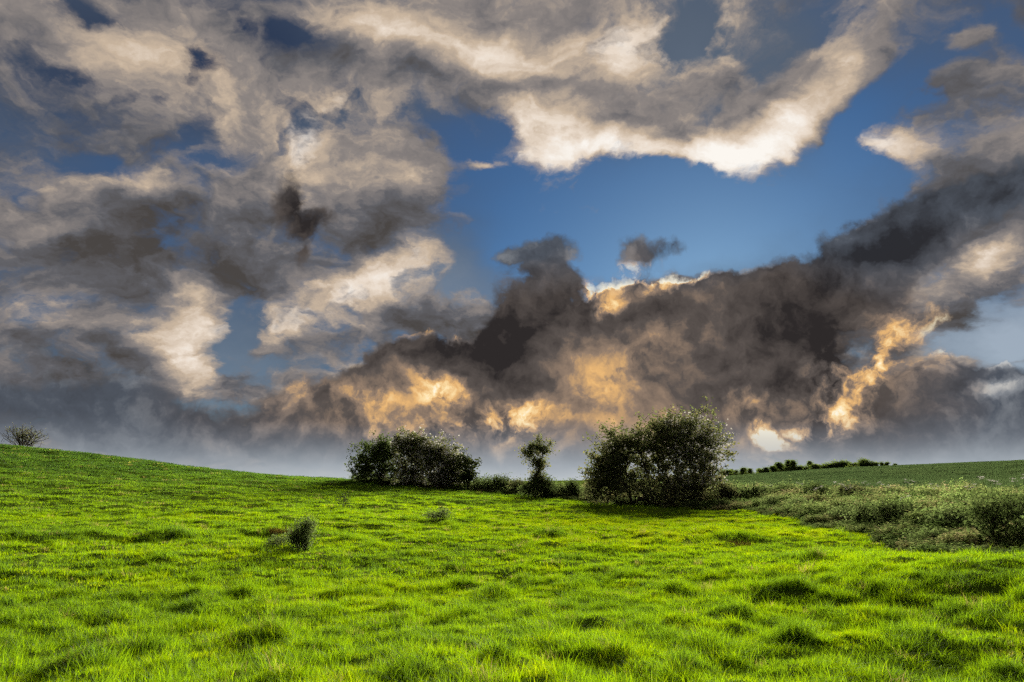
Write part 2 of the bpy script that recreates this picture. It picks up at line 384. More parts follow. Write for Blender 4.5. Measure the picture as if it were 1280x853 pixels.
M_ivy = mat_leaf('ivy_leaf', [(0.0, (0.022, 0.034, 0.014)), (0.5, (0.045, 0.060, 0.024)), (1.0, (0.085, 0.095, 0.042))], [(0.0, (0.03, 0.05, 0.015)), (1.0, (0.11, 0.13, 0.04))], trans=0.3)
M_bramble = mat_leaf('bramble_leaf', [(0.0, (0.049, 0.070, 0.030)), (0.5, (0.101, 0.132, 0.054)), (1.0, (0.176, 0.203, 0.095))], [(0.0, (0.068, 0.108, 0.027)), (0.5, (0.135, 0.189, 0.054)), (1.0, (0.230, 0.270, 0.095))], trans=0.5)
M_far = mat_leaf('far_leaf', [(0.0, (0.037, 0.053, 0.024)), (0.5, (0.076, 0.104, 0.043)), (1.0, (0.153, 0.184, 0.073))], trans=0.5, gloss=0, scale=0.2)  # distance haze is put into these lightened leaf colours
M_blossom = mat_leaf('blossom', [(0.0, (0.34, 0.33, 0.28)), (1.0, (0.66, 0.64, 0.58))], [(0.0, (0.4, 0.38, 0.34)), (1.0, (0.6, 0.58, 0.52))], 0.35, 0)
M_dry = mat_leaf('dry_grass', [(0.0, (0.035, 0.022, 0.010)), (0.6, (0.085, 0.055, 0.022)), (1.0, (0.15, 0.11, 0.05))], trans=0.3, gloss=0)

# ================================================================== terrain
CP = []
def cp(px, py, d): CP.append(tuple(at(px, py, d)))
for x, y, z in [(0, 0, 0), (-4, 3, 0), (4, 3, 0), (0, 7, 0), (-8, 8, .03), (8, 8, .03), (-4, -8, 0), (6, -8, 0), (-30, -20, .3), (30, -20, 0.2), (0, -60, 1),
                (-60, -60, 2), (60, -60, 1)]: CP.append((x, y, z))
for a in [(0, 760, 12), (640, 745, 11.5), (1180, 745, 11), (1000, 700, 14.5), (1280, 706, 12.2), (1420, 715, 12),
          (640, 690, 16.5), (350, 690, 16.5), (0, 690, 18),
          (0, 640, 31), (0, 605, 45), (0, 578, 60), (0, 557, 78), (-250, 545, 75), (-200, 640, 30), (-100, 566, 110),
          (150, 640, 30), (150, 605, 46), (150, 575, 70), (300, 640, 31), (300, 612, 46), (300, 592, 63),
          (440, 640, 29), (440, 617, 43), (440, 603.5, 55), (560, 612, 52), (540, 640, 30), (640, 640, 32), (660, 622, 48),
          (800, 632, 43), (800, 655, 27), (950, 640, 37), (950, 660, 24), (1060, 665, 25), (1130, 691, 18.5), (1280, 697, 16.2), (1400, 703, 15.5),
          (1280, 670, 20), (1280, 646, 25), (1430, 648, 22), (1130, 655, 26), (1100, 630, 36), (960, 620, 50),
          (1280, 632, 31), (1100, 622, 43), (920, 611, 60), (1450, 634, 28),
          (1280, 603, 80), (1100, 606, 85), (1280, 578, 155), (1120, 584, 162), (1000, 590, 167), (920, 596, 172), (1450, 570, 150),
          (1280, 580.5, 230), (1000, 592.5, 240), (1000, 592, 330), (1280, 581, 330),
          (760, 612, 70), (640, 614, 75), (560, 612, 75), (440, 611, 80), (640, 612, 130), (800, 607, 130), (640, 612, 240), (400, 606, 140),
          (300, 600, 110), (150, 584, 120), (0, 564, 130), (0, 575, 230), (300, 602, 220)]: cp(*a)
CP = np.array(CP, float)
def _tps(r2): return 0.5 * r2 * np.log(np.maximum(r2, 1e-9))
_S = 40.0
_n = len(CP); _X = CP[:, :2] / _S
_K = _tps(((_X[:, None] - _X[None]) ** 2).sum(-1)) + np.eye(_n) * 2e-4
_Pm = np.c_[np.ones(_n), _X]
_A = np.block([[_K, _Pm], [_Pm.T, np.zeros((3, 3))]])
_w = np.linalg.solve(_A, np.r_[CP[:, 2], 0, 0, 0])
def H0(x, y):
    x = np.asarray(x, float); y = np.asarray(y, float); sh = x.shape; X = np.c_[x.ravel(), y.ravel()] / _S
    z = _w[_n] + X @ _w[_n + 1:]
    for i in range(_n): z = z + _w[i] * _tps(((X - _X[i]) ** 2).sum(1))
    z = z.reshape(sh)
    r = np.hypot(x, y)
    ahead = y > 0
    z = np.clip(z, -6, 14)
    return z + (np.where(ahead, -8.0, 0.0) - z) * sstep(r, 360, 900) - np.maximum(0, r - 900) * 0.012

# tussocks and hollows one can pick out in the meadow: (px, py, distance, radius, height)
LUMPS = []
def lump(px, py, r, h):
    d = 2.0
    for _ in range(60):                                   # march to where the ray meets the ground
        p = at(px, py, d)
        if p.z < float(H0(p.x, p.y)): break
        d *= 1.04
    LUMPS.append((p.x, p.y, r * .55, h * .9)); return p
for a in [(800, 790, .42, .20), (975, 740, .75, .12), (1060, 748, .5, .10), (1110, 742, .6, .11), (915, 770, .4, .12), (780, 722, .6, .14), (700, 765, .4, .1), (630, 835, .4, .12),
          (1000, 810, .5, .13), (1140, 815, .6, .15), (520, 845, .4, .15), (105, 840, .4, .13), (30, 720, .6, .12), (160, 750, .5, .11), (305, 748, .5, .1),
          (450, 735, .6, .1), (575, 715, .7, .14), (210, 700, .8, .11), (470, 700, .7, .1), (920, 676, 1.2, .2), (1020, 700, .9, .14), (690, 660, .9, .2),
          (545, 648, .9, .12), (120, 660, 1.2, .15), (230, 625, 1.6, .2), (330, 640, 1.2, .16), (70, 655, 1.2, .15), (350, 662, .5, .16), (620, 745, .5, .1), (330, 800, .5, .1),
          (860, 845, .45, .13), (1240, 790, .5, .12), (1210, 735, .6, .1), (740, 690, .8, .1), (395, 815, .4, .1), (180, 815, .45, .11)]: lump(*a)

def bumps(x, y):
    r = np.hypot(x, y)
    wx = x + 0.35 * fbm(x, y, 1.3, 2, 50.0); wy = y + 0.35 * fbm(x, y, 1.3, 2, 61.0)
    b = 0.06 * fbm(x, y * 1.15, 3.6, 3, 3.1) + 0.10 * fbm(wx, wy, 0.80, 2, 8.7) + 0.075 * fbm(wx, wy, 0.36, 2, 1.7)
    x, y = x + 0.34 * fbm(x, y, 0.6, 3, 90.0), y + 0.34 * fbm(x, y, 0.6, 3, 97.0)
    b = b + (0.18 * fbm(x, y * 1.3, 9.0, 2, 5.5) + 0.19 * fbm(x, y * 1.2, 2.4, 2, 15.5) + 0.07 * fbm(wx, wy, 1.0, 2, 25.5)) * sstep(r, 12, 34)
    b = b * sstep(r, 2, 6) * (1 - sstep(r, 130, 200))
    for (lx, ly, lr, lh) in LUMPS:
        q = ((x - lx) ** 2 + (y - ly) ** 2) / lr ** 2
        b = b + 0.6 * lh * np.exp(-q) - 0.4 * lh * np.exp(-((x - lx) ** 2 + (y - ly + lr * 1.25) ** 2) / (lr * .9) ** 2)
    return b
def H(x, y): return H0(x, y) + bumps(np.asarray(x, float), np.asarray(y, float))
def Hs(x, y): return float(H(np.array([x]), np.array([y]))[0])
def ground_at(px, d):
    p = at(px, 600, d); return Vector((p.x, p.y, Hs(p.x, p.y)))

rad = [0.0, 0.02]
while rad[-1] < 3500: rad.append(rad[-1] + max(0.10, rad[-1] * 0.0155))
rad = np.array(rad[1:]); NA = 540
th = np.r_[np.linspace(-52, 52, 400, endpoint=False), np.linspace(52, 308, NA - 400, endpoint=False)] * np.pi / 180
gx = rad[:, None] * np.sin(th)[None]; gy = rad[:, None] * np.cos(th)[None]
gz = H(gx, gy)
nr = len(rad)
V = np.c_[gx.ravel(), gy.ravel(), gz.ravel()]
i, j = np.meshgrid(np.arange(nr - 1), np.arange(NA), indexing='ij'); j2 = (j + 1) % NA
F = np.c_[(i * NA + j).ravel(), (i * NA + j2).ravel(), ((i + 1) * NA + j2).ravel(), ((i + 1) * NA + j).ravel()][:, ::-1]
ground = mesh_obj('ground', V, F, M_soil, smooth=True); tag(ground, 'sloping meadow ground under the grass, running to the horizon', 'ground', kind='structure')

# ---- the hedge bank: lower and upper edges as (px, distance)
LO = [(445, 56.5), (520, 54.5), (600, 52), (700, 47.5), (800, 44), (880, 41), (950, 36.5), (1008, 27.5), (1078, 24.5), (1130, 19.5), (1200, 17.2), (1300, 16.2), (1450, 14.6), (1600, 14)]
UP = [(445, 61), (520, 60), (600, 58.5), (700, 57.5), (800, 57), (880, 58), (960, 53), (1020, 48), (1070, 44), (1130, 39), (1200, 34.5), (1300, 29.5), (1450, 26), (1600, 24)]
LO = np.array([tuple(at(a, 600, d))[:2] for a, d in LO]); UP = np.array([tuple(at(a, 600, d))[:2] for a, d in UP])
def bank_xy(s, t):
    s = np.asarray(s, float) * (len(LO) - 1); k = np.clip(s.astype(int), 0, len(LO) - 2); f = (s - k)[..., None]
    a = LO[k] * (1 - f) + LO[k + 1] * f; b = UP[k] * (1 - f) + UP[k + 1] * f
    t = np.asarray(t, float)[..., None]; return a * (1 - t) + b * t

# ---- the wheat field: a sheet from the bank's upper edge to beyond its crest
ns, nt = 160, 90
ss, tt = np.meshgrid(np.linspace(0.28, 1, ns), np.linspace(0, 1, nt) ** 1.6, indexing='ij')
e0 = bank_xy(ss.ravel(), np.full(ss.size, 0.93)).reshape(ns, nt, 2)
rr = np.hypot(e0[..., 0], e0[..., 1]); dirx, diry = e0[..., 0] / rr, e0[..., 1] / rr
ext = rr + tt * (215 - rr); fx, fy = dirx * ext, diry * ext
fz = H(fx, fy) + 0.03
idx = np.arange(ns * nt).reshape(ns, nt)
FF = np.c_[idx[:-1, :-1].ravel(), idx[1:, :-1].ravel(), idx[1:, 1:].ravel(), idx[:-1, 1:].ravel()]
M_field, N = new_mat('crop_floor')
tcn = N.new('ShaderNodeTexCoord')
nz = N.noise(N.vmath('MULTIPLY', tcn.outputs['Object'], (0.25, 1.6, 0.4)), 1.0, 6, 0.6)
b = N.new('ShaderNodeBsdfDiffuse'); N.put(b.inputs[0], N.ramp(nz, [(0.3, (0.040, 0.062, 0.028)), (0.7, (0.070, 0.095, 0.040))])); out(N, b.outputs[0])
field = mesh_obj('wheat_field', np.c_[fx.ravel(), fy.ravel(), fz.ravel()], FF, M_field, smooth=True)
tag(field, 'dark green young crop field rising beyond the hedge bank', 'field', kind='structure')

# ================================================================== scatter: one object of tufts
def scatter(name, label, cat, pts, rotz, scl, var, tint, protos):
    me = bpy.data.meshes.new(name); me.vertices.add(len(pts)); me.vertices.foreach_set('co', np.asarray(pts, np.float32).ravel())
    def attr(nm, typ, arr, key):
        a = me.attributes.new(nm, typ, 'POINT'); a.data.foreach_set(key, arr.ravel())
    rot = np.zeros((len(pts), 3), np.float32); rot[:, 2] = rotz
    attr('rot', 'FLOAT_VECTOR', rot, 'vector'); attr('scl', 'FLOAT_VECTOR', np.asarray(scl, np.float32), 'vector')
    attr('var', 'INT', np.asarray(var, np.int32), 'value'); attr('tint', 'FLOAT', np.asarray(tint, np.float32), 'value')
    o = bpy.data.objects.new(name, me); COL.objects.link(o)
    pc = bpy.data.collections.new(name + '_tufts')
    for p in protos: pc.objects.link(p)
    g = bpy.data.node_groups.new(name + '_scatter', 'GeometryNodeTree')
    g.interface.new_socket('Geometry', in_out='INPUT', socket_type='NodeSocketGeometry')
    g.interface.new_socket('Geometry', in_out='OUTPUT', socket_type='NodeSocketGeometry')
    gi = g.nodes.new('NodeGroupInput'); go = g.nodes.new('NodeGroupOutput')
    ip = g.nodes.new('GeometryNodeInstanceOnPoints'); ci = g.nodes.new('GeometryNodeCollectionInfo')
    ci.inputs['Collection'].default_value = pc; ci.inputs['Separate Children'].default_value = True; ci.inputs['Reset Children'].default_value = True
    def named(nm, typ):
        n = g.nodes.new('GeometryNodeInputNamedAttribute'); n.data_type = typ; n.inputs[0].default_value = nm; return n.outputs[0]
    L = g.links.new
    L(gi.outputs[0], ip.inputs['Points']); L(ci.outputs[0], ip.inputs['Instance']); ip.inputs['Pick Instance'].default_value = True
    L(named('var', 'INT'), ip.inputs['Instance Index']); L(named('scl', 'FLOAT_VECTOR'), ip.inputs['Scale'])
    e2r = g.nodes.new('FunctionNodeEulerToRotation'); L(named('rot', 'FLOAT_VECTOR'), e2r.inputs[0]); L(e2r.outputs[0], ip.inputs['Rotation'])
    L(ip.outputs[0], go.inputs[0])
    md = o.modifiers.new('scatter', 'NODES'); md.node_group = g
    return tag(o, label, cat, kind='stuff')

def blade_mesh(n, rad_, hmin, hmax, w, lean, mat, name, seg=3, droop=1.0):
    """a tuft: n curved tapering blades"""
    r = rad_ * np.sqrt(rng.random(n)); a = rng.random(n) * 2 * np.pi
    bx, by = r * np.cos(a), r * np.sin(a)
    hgt = hmin + (hmax - hmin) * rng.random(n) ** 1.3
    la = a * 0.6 + rng.random(n) * 2 * np.pi * 0.5 + rng.normal(0, .6, n)
    ln = lean * (0.3 + rng.random(n))
    ts = np.linspace(0, 1, seg + 1)
    vs_, fs = [], []
    for k in range(n):
        dx, dy = math.cos(la[k]), math.sin(la[k]); px_, py_ = -dy, dx
        ww = w * (0.6 + 0.8 * rng.random())
        tw = rng.normal(0, .5); ca, sa = math.cos(tw), math.sin(tw)
        wx, wy = px_ * ca - dx * sa, py_ * ca - dy * sa
        b0 = len(vs_)
        for q, t in enumerate(ts):
            out_ = hgt[k] * ln[k] * t ** 2; up = hgt[k] * t * (1 - 0.35 * droop * ln[k] * t)
            cx, cy, cz = bx[k] + dx * out_, by[k] + dy * out_, up - 0.015
            hw = 0.5 * ww * (1 - t) ** 0.7
            if q == seg: vs_.append((cx, cy, cz))
            else: vs_ += [(cx - wx * hw, cy - wy * hw, cz), (cx + wx * hw, cy + wy * hw, cz)]
        for q in range(seg - 1): fs.append((b0 + 2 * q, b0 + 2 * q + 1, b0 + 2 * q + 3, b0 + 2 * q + 2))
        q = seg - 1; fs.append((b0 + 2 * q, b0 + 2 * q + 1, b0 + 2 * q + 2))
    me = bpy.data.meshes.new(name); me.from_pydata(vs_, [], fs); me.materials.append(mat)
    me.polygons.foreach_set('use_smooth', np.ones(len(me.polygons), bool))
    return bpy.data.objects.new(name, me)

# ---- meadow grass
prot = [blade_mesh(34, .10, .035, .105, .0048, .75, M_grass, 'grass_tuft_a%d' % q) for q in range(4)]          # short turf
prot += [blade_mesh(36, .085, .09, .20, .0052, 1.0, M_grass, 'grass_tuft_b%d' % q) for q in range(3)]         # long tussock blades
prot += [blade_mesh(36, .24, .04, .13, .0135, .75, M_grass, 'grass_tuft_c%d' % q, 2) for q in range(4)]      # coarser tufts for the distance
def in_bank(x, y):
    """rough test: behind the lower edge of the bank"""
    az = np.arctan2(x, y); r = np.hypot(x, y)
    la = np.arctan2(LO[:, 0], LO[:, 1]); lr = np.hypot(LO[:, 0], LO[:, 1])
    lim = np.interp(az, la, lr, left=1e3, right=lr[-1])
    return r > lim * (1.05 + 0.13 * fbm(x, y, 1.8, 2, 140.0) + 0.05 * rng.normal(size=x.shape) ** 2)
def wedge(r0, r1, dens, half=50):
    A = 0.5 * 2 * R(half) * (r1 * r1 - r0 * r0); n = int(A * dens)
    r = np.sqrt(rng.uniform(r0 * r0, r1 * r1, n)); a = rng.uniform(-R(half), R(half), n)
    return r * np.sin(a), r * np.cos(a)
PX, PY, SC, VA, TI = [], [], [], [], []
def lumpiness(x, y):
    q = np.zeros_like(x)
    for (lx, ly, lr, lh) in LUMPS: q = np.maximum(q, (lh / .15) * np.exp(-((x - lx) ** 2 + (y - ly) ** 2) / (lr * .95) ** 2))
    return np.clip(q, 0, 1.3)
def add_grass(x, y, kind):
    ok = ~in_bank(x, y); x, y = x[ok], y[ok]; n = len(x)
    r = np.hypot(x, y)
    tus = fbm(x, y, 0.75, 2, 21.0); patch = fbm(x, y * 1.4, 5.0, 3, 40.0); lum = lumpiness(x, y)
    long_ = (tus + lum * 0.9 + 0.25 * rng.normal(size=n)) > 0.33
    hs = 1.0 + 0.65 * tus + 0.35 * patch + 0.25 * lum
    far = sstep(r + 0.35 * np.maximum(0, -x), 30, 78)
    if kind == 'near':
        var = np.where(long_, 4 + rng.integers(0, 3, n), rng.integers(0, 4, n)); s = np.ones(n)
    elif kind == 'mid':
        var = np.where(long_ & (rng.random(n) < .6), 4 + rng.integers(0, 3, n), 7 + rng.integers(0, 4, n)); s = np.where(var >= 7, 0.68, 1.15)
    else:
        var = 7 + rng.integers(0, 4, n); s = 1.0 + 0.7 * sstep(r, 35, 80)
    hz = np.clip(hs, .45, 2.2) * np.where(kind == 'far', 1.0, 1.0)
    s = s * rng.uniform(.8, 1.25, n)
    gold = np.exp(-(((x - 6) / 7) ** 2 + ((y - 24) / 9) ** 2))
    tint = 0.54 + 0.12 * gold + 0.20 * patch + 0.20 * fbm(x, y, 0.8, 3, 77.0) - 0.15 * lum - 0.10 * np.clip(tus, -1, 1) - 0.44 * far + 0.06 * rng.normal(size=n)  # lum darkens the tint: shade of the hollows painted in, with lusher tufts
    tint = np.where(rng.random(n) < 0.016 + 0.05 * (fbm(x, y, 2.0, 2, 120.0) > .42), 1.0, np.clip(tint, 0.02, 0.9))
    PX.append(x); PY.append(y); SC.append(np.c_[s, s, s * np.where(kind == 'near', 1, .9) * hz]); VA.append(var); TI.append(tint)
add_grass(*wedge(1.0, 13, 190), 'near')
add_grass(*wedge(13, 30, 70), 'mid')
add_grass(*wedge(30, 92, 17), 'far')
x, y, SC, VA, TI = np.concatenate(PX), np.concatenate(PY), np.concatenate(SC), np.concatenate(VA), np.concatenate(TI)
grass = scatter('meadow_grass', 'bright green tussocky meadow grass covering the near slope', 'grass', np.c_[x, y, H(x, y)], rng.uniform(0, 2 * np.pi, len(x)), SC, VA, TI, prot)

# ---- crop in the field
cpro = [blade_mesh(40, .45, .25, .42, .03, .35, M_crop, 'wheat_tuft_%d' % q, 2) for q in range(3)]
n = 42000
s_ = rng.uniform(0.28, 1, n); e = bank_xy(s_, np.full(n, 0.96)); r0 = np.hypot(e[:, 0], e[:, 1])
r1 = np.sqrt(rng.uniform(r0 ** 2, 175.0 ** 2, n)); x, y = e[:, 0] / r0 * r1, e[:, 1] / r0 * r1
sc = 1.0 + sstep(r1, 50, 150) * 1.2
tint = 0.45 + 0.25 * fbm(x, y, 14, 3, 4.0) + 0.1 * rng.normal(size=n)
scatter('young_wheat', 'dense young wheat crop filling the rising field', 'crop', np.c_[x, y, H(x, y)], rng.uniform(0, 6.28, n), np.c_[sc, sc, np.ones(n)], rng.integers(0, 3, n), np.clip(tint, 0, 1), cpro)

# ---- bank undergrowth: nettles, docks and long grass
def herb_mesh(name, stems, rad_, h, leaf, per):
    vs_, fs = [], []
    for _ in range(stems):
        a = random.uniform(0, 6.28); r = rad_ * math.sqrt(random.random()); bx, by = r * math.cos(a), r * math.sin(a)
        hh = h * random.uniform(.55, 1.1); lx, ly = random.gauss(0, .12) * hh, random.gauss(0, .12) * hh
        b0 = len(vs_)
        w = .006
        vs_ += [(bx - w, by, 0), (bx + w, by, 0), (bx + lx, by + ly, hh)]; fs.append((b0, b0 + 1, b0 + 2))
        for k in range(per):
            t = .15 + .85 * (k + random.random()) / per
            la = random.uniform(0, 6.28); L_ = leaf * random.uniform(.6, 1.25) * (1.15 - .5 * t); dz_ = random.uniform(-.55, .25)
            cx, cy, cz = bx + lx * t, by + ly * t, hh * t
            dx, dy = math.cos(la), math.sin(la); b0 = len(vs_); q = L_ * .30
            vs_ += [(cx, cy, cz), (cx + dx * L_ * .5 - dy * q, cy + dy * L_ * .5 + dx * q, cz + dz_ * L_ * .3 + .02),
                    (cx + dx * L_, cy + dy * L_, cz + dz_ * L_), (cx + dx * L_ * .5 + dy * q, cy + dy * L_ * .5 - dx * q, cz + dz_ * L_ * .3 + .02)]
            fs.append((b0, b0 + 1, b0 + 2, b0 + 3))
    me = bpy.data.meshes.new(name); me.from_pydata(vs_, [], fs); me.materials.append(M_weed)
    return bpy.data.objects.new(name, me)
hpro = [herb_mesh('herb_a%d' % q, 16, .35, .75, .15, 12) for q in range(4)]
hpro += [blade_mesh(70, .30, .35, .95, .010, .5, M_weed, 'herb_b%d' % q, 3) for q in range(3)]
n = 17000
s_ = rng.uniform(0, 1, n) ** 0.75; t_ = rng.uniform(-0.02, 1.04, n)
fr = rng.random(n) < .12; t_ = np.where(fr, -np.abs(rng.normal(0, .035, n)), t_); e = bank_xy(s_, t_); x, y = e[:, 0], e[:, 1]
keep = rng.random(n) < 0.25 + 0.75 * sstep(t_ + 0.16 * fbm(x, y, 1.8, 2, 140.0), -0.02, .16)
x, y, t_ = x[keep], y[keep], t_[keep]; n = len(x)
r = np.hypot(x, y)
kind = fbm(x, y, 2.2, 2, 33.0) + 0.25 * rng.normal(size=n) + 0.35 * (t_ - .55)
var = np.where(kind > 0.12, 4 + rng.integers(0, 3, n), rng.integers(0, 4, n))
hh = (0.36 + 0.36 * sstep(t_, 0, .5)) * np.clip(1 + 1.0 * fbm(x, y, 1.8, 2, 12.0), .45, 1.8) * rng.uniform(.75, 1.2, n)
hh = hh * np.where(t_ > .9, .85, 1) * np.where(t_ < 0, .75, 1)
wsc = (0.9 + .5 * sstep(r, 25, 50)) * rng.uniform(.8, 1.3, n)
tint = np.where(var >= 4, 0.76, 0.68) + 0.42 * fbm(x, y, 2.4, 2, 60.0) + 0.08 * rng.normal(size=n) + np.where((t_ > .85) & (var >= 4), .22, 0)
scatter('bank_undergrowth', 'tangled nettles, weeds and long grass covering the hedge bank', 'undergrowth', np.c_[x, y, H(x, y) - .03], rng.uniform(0, 6.28, n), np.c_[wsc, wsc, hh], var, np.clip(tint, 0.02, 1), hpro)

# ================================================================== trees and shrubs
def tube(path, radii, sides, vs_, fs):
    path = [Vector(p) for p in path]; b0 = len(vs_)
    for k, p in enumerate(path):
        d = (path[min(k + 1, len(path) - 1)] - path[max(k - 1, 0)]).normalized()
        u = d.cross(Vector((0.31, 0.95, 0.05))).normalized(); v = d.cross(u)
        for q in range(sides):
            a = 6.28318 * q / sides; vs_.append(tuple(p + (u * math.cos(a) + v * math.sin(a)) * radii[k]))
    for k in range(len(path) - 1):
        for q in range(sides):
            q2 = (q + 1) % sides
            fs.append((b0 + k * sides + q, b0 + k * sides + q2, b0 + (k + 1) * sides + q2, b0 + (k + 1) * sides + q))

def leaves(centres, spread, per, size, flat=0.5, aspect=.62, outward=None):
    """loose diamond leaves around twig ends"""
    c = np.repeat(centres, per, 0); n = len(c)
    off = rng.normal(size=(n, 3)) * spread * np.array([1, 1, .8]); p = c + off
    d = rng.normal(size=(n, 3)); d[:, 2] = d[:, 2] * flat + 0.1
    d /= np.linalg.norm(d, axis=1)[:, None]
    u = rng.normal(size=(n, 3)); u -= (u * d).sum(1)[:, None] * d; u /= np.linalg.norm(u, axis=1)[:, None]
    s = size * rng.uniform(.6, 1.35, n)[:, None]
    a = p - d * s * .5; b_ = p + u * s * .5 * aspect; c2 = p + d * s * .5; e_ = p - u * s * .5 * aspect
    nrm = np.cross(d, u); b_ = b_ + nrm * s * .08; e_ = e_ + nrm * s * .08
    V_ = np.stack([a, b_, c2, e_], 1).reshape(-1, 3)
    return V_, np.arange(4 * n).reshape(n, 4)

def in_lobes(lobes, n, shell=0.55):
    """points in a union of ellipsoids (cx,cy,cz,rx,ry,rz), most of them near the skin"""
    w = np.array([l[3] * l[4] * l[5] for l in lobes]) ** (2 / 3); pick = rng.choice(len(lobes), n, p=w / w.sum())
    L_ = np.array(lobes)[pick]
    d = rng.normal(size=(n, 3)); d /= np.linalg.norm(d, axis=1)[:, None]
    rr_ = np.where(rng.random(n) < .72, rng.uniform(shell, 1.0, n), rng.uniform(0.1, shell, n) ** .7)
    rr_ = rr_ * (1 + 0.16 * np.clip(rng.normal(size=n), -1.4, 1.4))
    return L_[:, :3] + d * L_[:, 3:] * rr_[:, None]

def grow(stems, targets, r_tip=.006, r_base=.10, trunk_mult=1.0):
    """join twig ends to the nearest wood, from the inside out; returns wood mesh data"""
    nodes, par = [], []
    for st in stems:
        prev = -1
        for p in st:
            nodes.append(np.array(p, float)); par.append(prev); prev = len(nodes) - 1
    base = np.array(stems[0][0], float)
    targets = targets[np.argsort(np.linalg.norm(targets - base, axis=1))]
    arr = np.zeros((len(nodes) + 3 * len(targets), 3)); arr[:len(nodes)] = nodes; cnt = len(nodes)
    tips = []
    for t in targets:
        dd = arr[:cnt] - t
        pen = np.linalg.norm(dd, axis=1) + 0.9 * np.maximum(0, dd[:, 2])          # prefer wood below
        k = int(np.argmin(pen)); a = arr[k]
        for f in (.5, 1.0):
            p = a + (t - a) * f + (np.array([0, 0, .06]) * np.linalg.norm(t - a) if f < 1 else 0)
            arr[cnt] = p; par.append(k); k = cnt; cnt += 1
        tips.append(cnt - 1)
    load = np.zeros(cnt); load[tips] = 1
    for k in range(cnt - 1, -1, -1):
        if par[k] >= 0: load[par[k]] += load[k]
    rad_ = r_tip + (r_base - r_tip) * np.sqrt(np.maximum(load, 0.3) / max(load.max(), 1))
    return arr[:cnt], par, rad_, load

def wood_mesh(arr, par, rad_, sel, sides=5):
    vs_, fs = [], []
    for k in range(len(arr)):
        if par[k] < 0 or not sel(k): continue
        a, b_ = arr[par[k]], arr[k]
        ra = min(rad_[par[k]], rad_[k] * 1.5)
        tube([a, b_], [ra, rad_[k]], sides if rad_[k] > .02 else 3, vs_, fs)
    return vs_, fs

def make_tree(name, label, cat, loc, stems, lobes, n_tw, per, size, spread, m_leaf, group=None, r_base=.1, blossom=None, flat=.5, r_tip=.006, crown='crown', shell=.55, tw_filter=None):
    root = empty(name, loc); tag(root, label, cat, group)
    tg = in_lobes(lobes, n_tw, shell); tg[:, 2] = np.maximum(tg[:, 2], .06)
    if tw_filter is not None: tg = tg[tw_filter(tg)]
    arr, par, rd, load = grow(stems, tg, r_tip, r_base)
    k0 = 0
    for st in stems:                                          # every stem a part of its own
        v, f = [], []; m_ = len(st)
        tube(arr[k0:k0 + m_], list(rd[k0:k0 + m_]), 7, v, f); k0 += m_
        mesh_obj('trunk' if len(stems) < 4 or r_base > .1 else 'stem', v, f, M_bark, root, True)
    v, f = wood_mesh(arr, par, rd, lambda q: q >= k0)
    if v: tag(mesh_obj('branches', v, f, M_bark, root, True), kind='stuff')
    if per:
        v, f = leaves(tg, spread, per, size, flat)
        cr = mesh_obj(crown, v, f, m_leaf, root)
        if blossom:
            where, bper, bsize = blossom
            bt = tg[where(tg)]; tc_ = tg.mean(0)
            if len(bt):
                v, f = leaves(tc_ + (bt - tc_) * 1.06, spread * 1.15, bper, bsize, .3, .9)
                mesh_obj('blossom', v, f, M_blossom, cr)
    return root

def stems_from(n, h, sp, lean=(0, 0), w=.25):
    S = []
    for k in range(n):
        a = 6.28 * k / n + random.uniform(-.5, .5); b0 = (w * math.cos(a), w * math.sin(a))
        hh = h * random.uniform(.75, 1.1); tx, ty = sp * math.cos(a) + lean[0], sp * math.sin(a) + lean[1]
        S.append([(b0[0], b0[1], -.1)] + [(b0[0] + tx * f ** 1.2 + random.gauss(0, .04) * h * .4, b0[1] + ty * f ** 1.2 + random.gauss(0, .04) * h * .4, hh * f) for f in (.25, .5, .75, 1)])
    return S

mpp = lambda d: d / FPX        # metres per photo pixel (near the centre line)

# the big hawthorn with an elder at its left foot
D0 = 44.0; k = mpp(D0) * 1.05
g = ground_at(826, D0)
def L(px, py, rx, ry, dep=0.0, rz=None):
    """crown lobe given by pixel size at the tree's own distance"""
    return ((px - 826) * k, dep, (628 - py) * k, rx * k, (rz or rx) * k, ry * k)
make_tree('hawthorn_tree', 'large spreading dark hawthorn tree with pale blossom standing in the hedge', 'tree', g,
    stems_from(6, 3.0, 1.5, (.5, 0), .5),
    [L(868, 550, 40, 36), L(845, 546, 34, 28, .8), L(815, 556, 32, 32, -.6), L(792, 562, 22, 24, .3), L(882, 572, 32, 36, .5), L(850, 590, 46, 40, -.8), L(805, 590, 42, 38, .6), L(772, 590, 32, 36, 0), L(835, 560, 44, 38, 0), L(758, 595, 22, 30, .4), L(778, 562, 26, 28, .2), L(764, 580, 26, 32, -.3), L(820, 612, 62, 18, -.5), L(860, 610, 40, 20, .4)],
    1900, 15, .18, .16, M_haw, r_base=.16, blossom=(lambda t: (t[:, 0] > .1) & (t[:, 0] < 4.2) & (t[:, 2] > 1.2) & (t[:, 2] < 5.4) & (rng.random(len(t)) < .6), 9, .11), shell=.5)
g2 = ground_at(752, 43.5)
make_tree('elder_bush', 'loose ragged elder bush leaning out at the foot of the large hawthorn', 'bush', g2, stems_from(5, 1.9, .9, (-.1, 0), .25),
    [(.2, 0, 2.2, .8, .8, 1.2), (.8, .2, 1.8, .9, .8, 1.4), (-.4, 0, 1.3, .7, .6, 1.0), (1.0, .2, 3.0, .7, .6, .9), (-.1, 0, .6, 1.0, .6, .5)], 300, 16, .12, .24, M_haw, r_base=.05, shell=.3)

